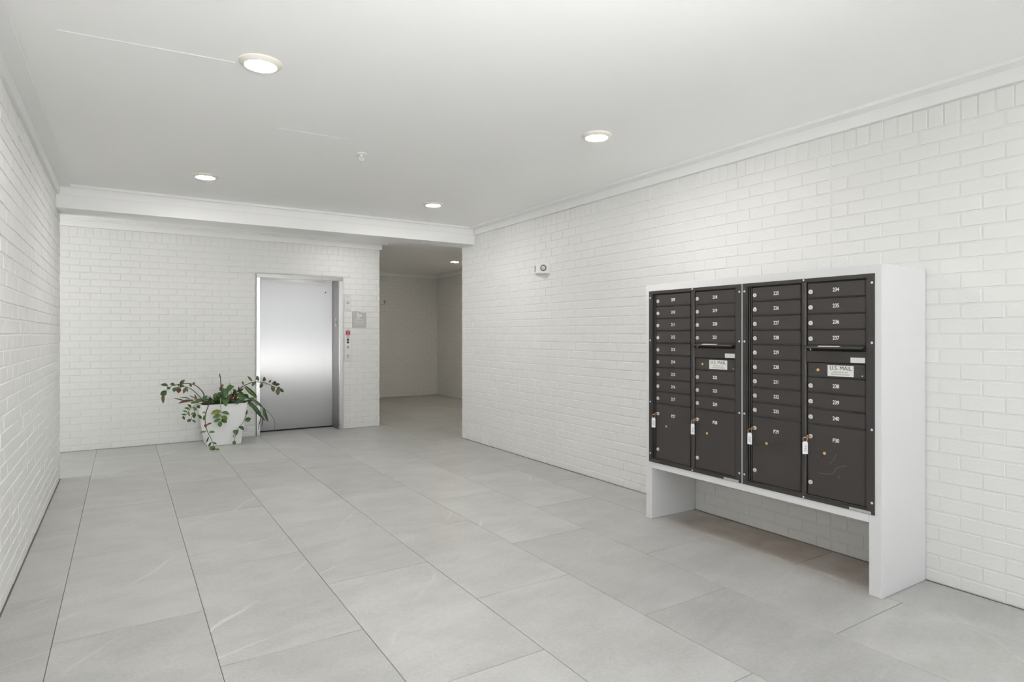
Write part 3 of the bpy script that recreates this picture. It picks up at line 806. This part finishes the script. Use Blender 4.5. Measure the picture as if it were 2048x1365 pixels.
# ------------------------------------------------------------------ potted plant
STEMS={
 'a':(0.0065,'stem',[(0.856, 8.42, 0.583),(0.822, 8.407, 0.658),(0.773, 8.393, 0.716),(0.732, 8.38, 0.75),(0.675, 8.367, 0.771),(0.611, 8.353, 0.775),(0.556, 8.34, 0.767),(0.493, 8.327, 0.756),(0.439, 8.313, 0.72),(0.412, 8.3, 0.692)]),
 'b':(0.006,'stem',[(0.828, 8.34, 0.547),(0.798, 8.32, 0.586),(0.748, 8.3, 0.648),(0.699, 8.28, 0.699),(0.635, 8.26, 0.739),(0.58, 8.24, 0.743),(0.514, 8.22, 0.741)]),
 'c':(0.0065,'stem',[(1.181, 8.42, 0.602),(1.224, 8.416, 0.656),(1.266, 8.411, 0.696),(1.317, 8.407, 0.725),(1.386, 8.402, 0.75),(1.456, 8.398, 0.757),(1.535, 8.393, 0.744),(1.606, 8.389, 0.712),(1.677, 8.384, 0.672),(1.736, 8.38, 0.638)]),
 'd':(0.007,'drystem',[(1.044, 8.5, 0.64),(1.039, 8.5, 0.695),(1.036, 8.5, 0.77),(1.031, 8.5, 0.825),(1.025, 8.5, 0.872)]),
 'e':(0.0055,'stem',[(0.878, 8.2, 0.539),(0.855, 8.174, 0.49),(0.833, 8.149, 0.432),(0.82, 8.123, 0.366),(0.821, 8.098, 0.299),(0.837, 8.072, 0.223),(0.865, 8.047, 0.154),(0.886, 8.021, 0.095),(0.905, 7.996, 0.036),(0.919, 7.97, -0.0)]),
 'f':(0.005,'palestem',[(0.997, 8.19, 0.573),(0.997, 8.183, 0.48),(1.0, 8.177, 0.4),(0.996, 8.17, 0.316)]),
 'g':(0.004,'stem',[(0.768, 8.26, 0.531),(0.712, 8.245, 0.505),(0.664, 8.23, 0.466),(0.632, 8.215, 0.417),(0.604, 8.2, 0.373)]),
 'h':(0.004,'stem',[(0.778, 8.28, 0.511),(0.73, 8.267, 0.453),(0.697, 8.253, 0.395),(0.68, 8.24, 0.336)]),
 'i':(0.004,'greenstem',[(1.342, 8.4, 0.548),(1.427, 8.383, 0.488),(1.521, 8.367, 0.418),(1.598, 8.35, 0.339),(1.649, 8.333, 0.242),(1.65, 8.317, 0.187),(1.634, 8.3, 0.12)]),
 'j':(0.0035,'stem',[(1.296, 8.22, 0.42),(1.286, 8.21, 0.358),(1.251, 8.2, 0.271),(1.203, 8.19, 0.217),(1.173, 8.18, 0.144),(1.146, 8.17, 0.075),(1.145, 8.16, 0.041)]),
 'k':(0.004,'drystem',[(1.162, 8.4, 0.531),(1.154, 8.405, 0.586),(1.142, 8.41, 0.651),(1.134, 8.415, 0.706),(1.126, 8.42, 0.757)]),
}
LEAVES=[
 ('a',(0.443, 8.313, 0.763),(0.366, 8.282, 0.777),0.038,'G'),
 ('a',(0.524, 8.327, 0.757),(0.46, 8.285, 0.775),0.050,'G'),
 ('a',(0.427, 8.3, 0.695),(0.362, 8.282, 0.657),0.069,'G'),
 ('a',(0.397, 8.3, 0.667),(0.393, 8.262, 0.554),0.038,'B'),
 ('a',(0.571, 8.34, 0.76),(0.621, 8.295, 0.825),0.046,'G'),
 ('a',(0.588, 8.353, 0.771),(0.575, 8.335, 0.725),0.037,'D'),
 ('a',(0.712, 8.38, 0.76),(0.73, 8.403, 0.78),0.026,'G'),
 ('a',(0.675, 8.367, 0.768),(0.698, 8.381, 0.729),0.026,'G'),
 ('a',(0.439, 8.313, 0.72),(0.461, 8.325, 0.737),0.050,'G'),
 ('a',(0.563, 8.34, 0.76),(0.534, 8.308, 0.77),0.027,'G'),
 ('b',(0.51, 8.22, 0.742),(0.498, 8.213, 0.69),0.046,'G'),
 ('b',(0.553, 8.24, 0.733),(0.547, 8.212, 0.672),0.057,'B'),
 ('b',(0.631, 8.26, 0.736),(0.598, 8.224, 0.665),0.041,'M'),
 ('b',(0.647, 8.26, 0.727),(0.64, 8.218, 0.674),0.018,'G'),
 ('b',(0.533, 8.22, 0.744),(0.549, 8.187, 0.72),0.041,'M'),
 ('b',(0.599, 8.24, 0.742),(0.581, 8.264, 0.765),0.037,'G'),
 ('c',(1.391, 8.402, 0.766),(1.336, 8.419, 0.836),0.027,'G'),
 ('c',(1.285, 8.411, 0.723),(1.277, 8.426, 0.772),0.024,'G'),
 ('c',(1.465, 8.398, 0.766),(1.454, 8.412, 0.838),0.041,'G'),
 ('c',(1.53, 8.393, 0.758),(1.529, 8.359, 0.824),0.044,'M'),
 ('c',(1.592, 8.389, 0.744),(1.619, 8.364, 0.769),0.032,'M'),
 ('c',(1.434, 8.398, 0.75),(1.385, 8.398, 0.704),0.046,'G'),
 ('c',(1.508, 8.393, 0.743),(1.483, 8.402, 0.677),0.048,'G'),
 ('c',(1.557, 8.393, 0.738),(1.565, 8.412, 0.711),0.020,'G'),
 ('c',(1.628, 8.389, 0.724),(1.692, 8.409, 0.729),0.060,'D'),
 ('c',(1.673, 8.384, 0.698),(1.719, 8.341, 0.718),0.050,'D'),
 ('c',(1.624, 8.389, 0.7),(1.651, 8.387, 0.618),0.053,'M'),
 ('c',(1.691, 8.384, 0.669),(1.733, 8.388, 0.657),0.041,'D'),
 ('c',(1.722, 8.38, 0.658),(1.771, 8.37, 0.608),0.041,'D'),
 ('c',(1.696, 8.384, 0.659),(1.693, 8.349, 0.573),0.057,'M'),
 ('d',(1.044, 8.5, 0.714),(1.029, 8.488, 0.65),0.041,'B'),
 ('d',(1.038, 8.5, 0.816),(1.02, 8.457, 0.879),0.015,'B'),
 ('e',(0.841, 8.149, 0.432),(0.793, 8.174, 0.431),0.022,'Y'),
 ('e',(0.814, 8.123, 0.401),(0.808, 8.143, 0.338),0.027,'L'),
 ('e',(0.835, 8.098, 0.285),(0.892, 8.092, 0.307),0.027,'M'),
 ('e',(0.824, 8.098, 0.299),(0.819, 8.072, 0.259),0.037,'B'),
 ('e',(0.833, 8.072, 0.21),(0.757, 8.095, 0.192),0.033,'L'),
 ('e',(0.856, 8.072, 0.204),(0.921, 8.068, 0.2),0.033,'L'),
 ('e',(0.853, 8.047, 0.155),(0.828, 8.067, 0.081),0.018,'D'),
 ('e',(0.877, 8.021, 0.092),(0.849, 8.039, 0.035),0.027,'D'),
 ('e',(0.894, 8.021, 0.09),(0.934, 8.012, 0.061),0.020,'D'),
 ('e',(0.899, 7.996, 0.046),(0.849, 7.979, 0.01),0.041,'L'),
 ('e',(0.912, 7.97, 0.018),(0.861, 7.968, -0.011),0.035,'D'),
 ('e',(0.915, 7.97, 0.013),(0.965, 7.954, -0.006),0.032,'L'),
 ('e',(0.899, 7.996, 0.033),(0.895, 7.958, -0.004),0.032,'G'),
 ('f',(0.996, 8.177, 0.436),(0.884, 8.151, 0.415),0.064,'Y'),
 ('f',(1.004, 8.177, 0.418),(1.096, 8.192, 0.384),0.048,'L'),
 ('f',(0.996, 8.177, 0.387),(0.902, 8.13, 0.359),0.050,'L'),
 ('f',(1.004, 8.177, 0.369),(1.067, 8.13, 0.334),0.055,'L'),
 ('f',(0.992, 8.17, 0.343),(0.918, 8.17, 0.305),0.044,'L'),
 ('f',(1.003, 8.17, 0.334),(1.06, 8.142, 0.293),0.060,'G'),
 ('f',(0.995, 8.17, 0.312),(0.986, 8.163, 0.241),0.055,'L'),
 ('g',(0.668, 8.23, 0.47),(0.605, 8.218, 0.493),0.033,'L'),
 ('g',(0.679, 8.23, 0.491),(0.639, 8.207, 0.535),0.033,'G'),
 ('g',(0.64, 8.215, 0.443),(0.592, 8.245, 0.456),0.024,'G'),
 ('g',(0.624, 8.215, 0.415),(0.572, 8.181, 0.423),0.024,'G'),
 ('g',(0.608, 8.2, 0.386),(0.583, 8.183, 0.377),0.040,'D'),
 ('g',(0.652, 8.23, 0.453),(0.665, 8.196, 0.391),0.026,'L'),
 ('g',(0.608, 8.2, 0.377),(0.604, 8.201, 0.354),0.018,'G'),
 ('g',(0.745, 8.26, 0.51),(0.774, 8.232, 0.476),0.041,'G'),
 ('g',(0.704, 8.245, 0.492),(0.741, 8.223, 0.457),0.037,'L'),
 ('h',(0.697, 8.253, 0.404),(0.721, 8.263, 0.357),0.027,'G'),
 ('h',(0.684, 8.24, 0.349),(0.636, 8.216, 0.325),0.041,'G'),
 ('h',(0.692, 8.24, 0.344),(0.727, 8.235, 0.305),0.029,'L'),
 ('h',(0.753, 8.267, 0.399),(0.799, 8.289, 0.341),0.035,'L'),
 ('h',(0.714, 8.267, 0.428),(0.73, 8.225, 0.378),0.026,'G'),
 ('h',(0.714, 8.267, 0.423),(0.679, 8.222, 0.4),0.024,'L'),
 ('x',(0.715, 8.283, 0.567),(0.545, 8.294, 0.541),0.044,'B'),
 ('x',(0.687, 8.322, 0.579),(0.56, 8.291, 0.611),0.016,'D'),
 ('x',(0.614, 8.293, 0.572),(0.501, 8.257, 0.613),0.015,'D'),
 ('x',(0.749, 8.306, 0.577),(0.659, 8.259, 0.637),0.013,'B'),
 ('x',(0.751, 8.33, 0.579),(0.729, 8.351, 0.641),0.020,'M'),
 ('x',(0.753, 8.355, 0.532),(0.683, 8.364, 0.535),0.041,'L'),
 ('x',(0.834, 8.356, 0.554),(0.686, 8.307, 0.531),0.037,'L'),
 ('x',(0.795, 8.289, 0.553),(0.75, 8.316, 0.58),0.037,'L'),
 ('y',(1.221, 8.313, 0.526),(1.25, 8.296, 0.242),0.081,'S'),
 ('y',(1.297, 8.333, 0.707),(1.436, 8.333, 0.563),0.060,'S'),
 ('y',(1.329, 8.318, 0.514),(1.49, 8.292, 0.297),0.060,'T'),
 ('y',(1.317, 8.243, 0.573),(1.496, 8.229, 0.429),0.031,'T'),
 ('y',(1.497, 8.236, 0.438),(1.547, 8.217, 0.257),0.044,'T'),
 ('y',(1.498, 8.335, 0.32),(1.448, 8.312, 0.144),0.013,'D'),
 ('y',(1.493, 8.221, 0.361),(1.465, 8.175, 0.193),0.014,'D'),
 ('y',(1.455, 8.24, 0.357),(1.525, 8.253, 0.26),0.018,'D'),
 ('y',(1.32, 8.264, 0.557),(1.411, 8.237, 0.573),0.027,'L'),
 ('y',(1.264, 8.232, 0.622),(1.324, 8.26, 0.571),0.050,'D'),
 ('y',(1.203, 8.271, 0.65),(1.265, 8.238, 0.69),0.037,'D'),
 ('z',(1.045, 8.209, 0.703),(1.031, 8.169, 0.586),0.101,'H'),
 ('z',(1.067, 8.227, 0.592),(1.054, 8.187, 0.485),0.105,'H'),
 ('z',(1.129, 8.224, 0.739),(1.078, 8.184, 0.663),0.087,'H'),
 ('z',(1.212, 8.279, 0.639),(1.274, 8.239, 0.539),0.105,'V'),
 ('z',(1.006, 8.36, 0.53),(0.919, 8.32, 0.597),0.069,'H'),
 ('z',(0.843, 8.285, 0.622),(0.827, 8.245, 0.547),0.069,'H'),
 ('z',(1.101, 8.265, 0.487),(1.006, 8.225, 0.484),0.046,'Y'),
 ('z',(1.178, 8.276, 0.651),(1.135, 8.236, 0.683),0.037,'D'),
 ('z',(0.978, 8.266, 0.653),(1.002, 8.226, 0.619),0.050,'D'),
 ('z',(0.873, 8.267, 0.577),(0.917, 8.227, 0.525),0.046,'D'),
 ('z',(1.171, 8.342, 0.59),(1.106, 8.302, 0.616),0.041,'D'),
 ('z',(1.28, 8.28, 0.548),(1.223, 8.24, 0.514),0.050,'D'),
 ('z',(0.951, 8.241, 0.62),(0.995, 8.201, 0.559),0.055,'D'),
 ('z',(1.122, 8.233, 0.63),(1.075, 8.193, 0.555),0.055,'B'),
 ('z',(1.212, 8.339, 0.593),(1.156, 8.299, 0.558),0.037,'B'),
 ('z',(1.177, 8.208, 0.52),(1.121, 8.168, 0.554),0.046,'D'),
 ('z',(1.222, 8.29, 0.666),(1.212, 8.25, 0.724),0.016,'B'),
 ('z',(0.921, 8.264, 0.53),(0.852, 8.224, 0.565),0.050,'D'),
 ('z',(1.04, 8.305, 0.746),(1.006, 8.265, 0.719),0.027,'B'),
 ('z',(0.96, 8.319, 0.541),(0.906, 8.279, 0.521),0.037,'D'),
 ('z',(0.996, 8.215, 0.593),(0.943, 8.175, 0.644),0.055,'G'),
 ('z',(1.12, 8.34, 0.539),(1.148, 8.3, 0.486),0.050,'D'),
 ('z',(1.18, 8.348, 0.553),(1.225, 8.308, 0.618),0.055,'D'),
 ('z',(1.25, 8.305, 0.525),(1.312, 8.265, 0.497),0.046,'D'),
 ('z',(0.909, 8.303, 0.554),(0.864, 8.263, 0.596),0.037,'D'),
 ('z',(1.029, 8.284, 0.549),(0.984, 8.244, 0.501),0.041,'D'),
 ('z',(1.158, 8.31, 0.612),(1.186, 8.27, 0.678),0.041,'G'),
 ('z',(1.096, 8.348, 0.658),(1.115, 8.308, 0.724),0.055,'D'),
 ('z',(0.923, 8.212, 0.597),(0.951, 8.172, 0.661),0.037,'M'),
 ('z',(1.309, 8.354, 0.526),(1.38, 8.314, 0.526),0.033,'G'),
 ('z',(1.218, 8.207, 0.563),(1.171, 8.167, 0.506),0.046,'D'),
 ('z',(1.187, 8.22, 0.6),(1.148, 8.18, 0.669),0.033,'M'),
 ('j',(1.272, 8.2, 0.296),(1.343, 8.203, 0.314),0.060,'H'),
 ('j',(1.203, 8.19, 0.23),(1.251, 8.145, 0.182),0.050,'D'),
 ('j',(1.16, 8.18, 0.19),(1.167, 8.143, 0.127),0.082,'H'),
 ('j',(1.151, 8.17, 0.062),(1.153, 8.171, 0.01),0.050,'L'),
 ('j',(1.305, 8.22, 0.42),(1.287, 8.216, 0.357),0.022,'D'),
 ('j',(1.148, 8.18, 0.137),(1.141, 8.19, 0.096),0.011,'B'),
]

pl = thing('potted_plant', (1.045, 8.46, 0.0), 'mixed green plant with arching and trailing stems in a square white planter', 'plant')
def square_ring(h, half, cy_, z): return [(1.045 - half[0], cy_ - half[1], z), (1.045 + half[0], cy_ - half[1], z), (1.045 + half[0], cy_ + half[1], z), (1.045 - half[0], cy_ + half[1], z)]
rings = [square_ring(0, (0.187, 0.187), 8.455, 0.002), square_ring(0, (0.192, 0.192), 8.455, 0.010), square_ring(0, (0.255, 0.248), 8.455, 0.500), square_ring(0, (0.260, 0.253), 8.455, 0.515), square_ring(0, (0.244, 0.237), 8.455, 0.515), square_ring(0, (0.236, 0.230), 8.455, 0.470)]
mb = MB(); v = [p for r in rings for p in r]; f = [(3, 2, 1, 0)]
for k in range(len(rings) - 1):
    for i in range(4):
        j = (i + 1) % 4; f.append((k * 4 + i, k * 4 + j, k * 4 + 4 + j, k * 4 + 4 + i))
f.append(tuple(range(20, 24)))
mb.add(v, f).build('planter', M['pot'], pl)
sm = MB(); N = 12; v = []; f = []
for i in range(N + 1):
    for j in range(N + 1):
        x, y = 1.045 + (i / N - 0.5) * 0.47, 8.455 + (j / N - 0.5) * 0.458
        edge = min(i, j, N - i, N - j) / N
        v.append((x, y, 0.484 + 0.05 * min(1, edge * 4) + 0.018 * noise.noise(Vector((x * 14, y * 14, 3)))))
for i in range(N):
    for j in range(N):
        a = i * (N + 1) + j; f.append((a, a + 1, a + N + 2, a + N + 1))
sm.add(v, f).build('soil', M['soil'], pl, smooth=True)

def leaf_mesh(p0, p1, w, kind, seed):
    r = random.Random(seed)
    p0, p1 = Vector(p0), Vector(p1)
    L = (p1 - p0).length; d = (p1 - p0) / L
    w = w * 0.95
    face = (Vector((0, 0, 1.37)) - p0).normalized() + Vector((r.uniform(-.5, .5), r.uniform(-.2, .2), r.uniform(-.1, .8)))
    side = d.cross(face).normalized(); nrm = side.cross(d).normalized()
    heart = kind in 'HV' and w > 0.06
    strap = kind in 'ST'
    rows = 9 if strap else 7
    v, uv, f = [], [], []
    bend = L * r.uniform(0.05, 0.16)
    for i in range(rows + 1):
        t = i / rows
        if heart: wd = (math.sin(math.pi * min(1, t * 0.92 + 0.08)) ** 0.6) * (1.15 - 0.75 * t)
        elif strap: wd = math.sin(math.pi * (0.08 + 0.92 * t)) ** 0.55 * (1 - 0.15 * t)
        else: wd = math.sin(math.pi * (0.03 + 0.97 * t) ** 1.0) ** 0.8
        wd = max(wd, 0.03) if i not in (rows,) else 0.01
        mid = p0 + d * (L * t) + nrm * (bend * math.sin(math.pi * t))
        for s in (-1, -0.5, 0, 0.5, 1):
            curl = nrm * (abs(s) * wd * w * 0.16) + nrm * (0.04 * w * math.sin(9 * t + s * 3 + seed))
            v.append(mid + side * (s * wd * w / 2) + curl); uv.append(((s + 1) / 2, t))
    for i in range(rows):
        for j in range(4):
            a = i * 5 + j; f.append((a, a + 1, a + 6, a + 5))
    for q in v: q.z = max(q.z, 0.004)
    return v, f, uv
roots = {}
for k, (rad, mat, pts) in STEMS.items():
    P = [Vector(p) for p in pts]
    for q in P: q.z = max(q.z, 0.008)
    if P[0].z > 0.5: P.insert(0, Vector((P[0].x * 0.55 + 1.045 * 0.45, P[0].y * 0.5 + 8.455 * 0.5, 0.515)))
    sm_p = []
    for i in range(len(P) - 1):                       # Catmull-Rom
        a, b, c, d = P[max(i - 1, 0)], P[i], P[i + 1], P[min(i + 2, len(P) - 1)]
        for s in range(3):
            t = s / 3
            sm_p.append(0.5 * ((2 * b) + (c - a) * t + (2 * a - 5 * b + 4 * c - d) * t * t + (3 * b - a - 3 * c + d) * t ** 3))
    sm_p.append(P[-1])
    n = len(sm_p)
    roots[k] = MB().tube(sm_p, [rad * (1.1 - 0.65 * i / n) for i in range(n)], 6).build('stem', M[mat], pl, smooth=True)
for i, (k, p0, p1, w, kind) in enumerate(LEAVES):
    par = roots.get(k, pl)
    v, f, uv = leaf_mesh(p0, p1, w, kind, i)
    o = world_of(par)
    me = bpy.data.meshes.new('leaf'); me.from_pydata([q - o for q in v], [], f)
    ul = me.uv_layers.new(name='UVMap')
    for lp in me.loops: ul.data[lp.index].uv = uv[lp.vertex_index]
    me.materials.append(LEAF[kind])
    me.polygons.foreach_set('use_smooth', [True] * len(me.polygons))
    ob = bpy.data.objects.new('leaf', me); COL.objects.link(ob); ob.parent = par
    if par is pl and k in 'xyz':                       # a short stalk from the soil to the leaf
        a = Vector((1.045 + (p0[0] - 1.045) * 0.45, 8.44, 0.52)); b = Vector(p0)
        m_ = (a + b) / 2 + Vector((0, 0, 0.03))
        MB().tube([a, m_, b], [0.004, 0.003, 0.002], 5).build('stalk', M['greenstem'], pl)
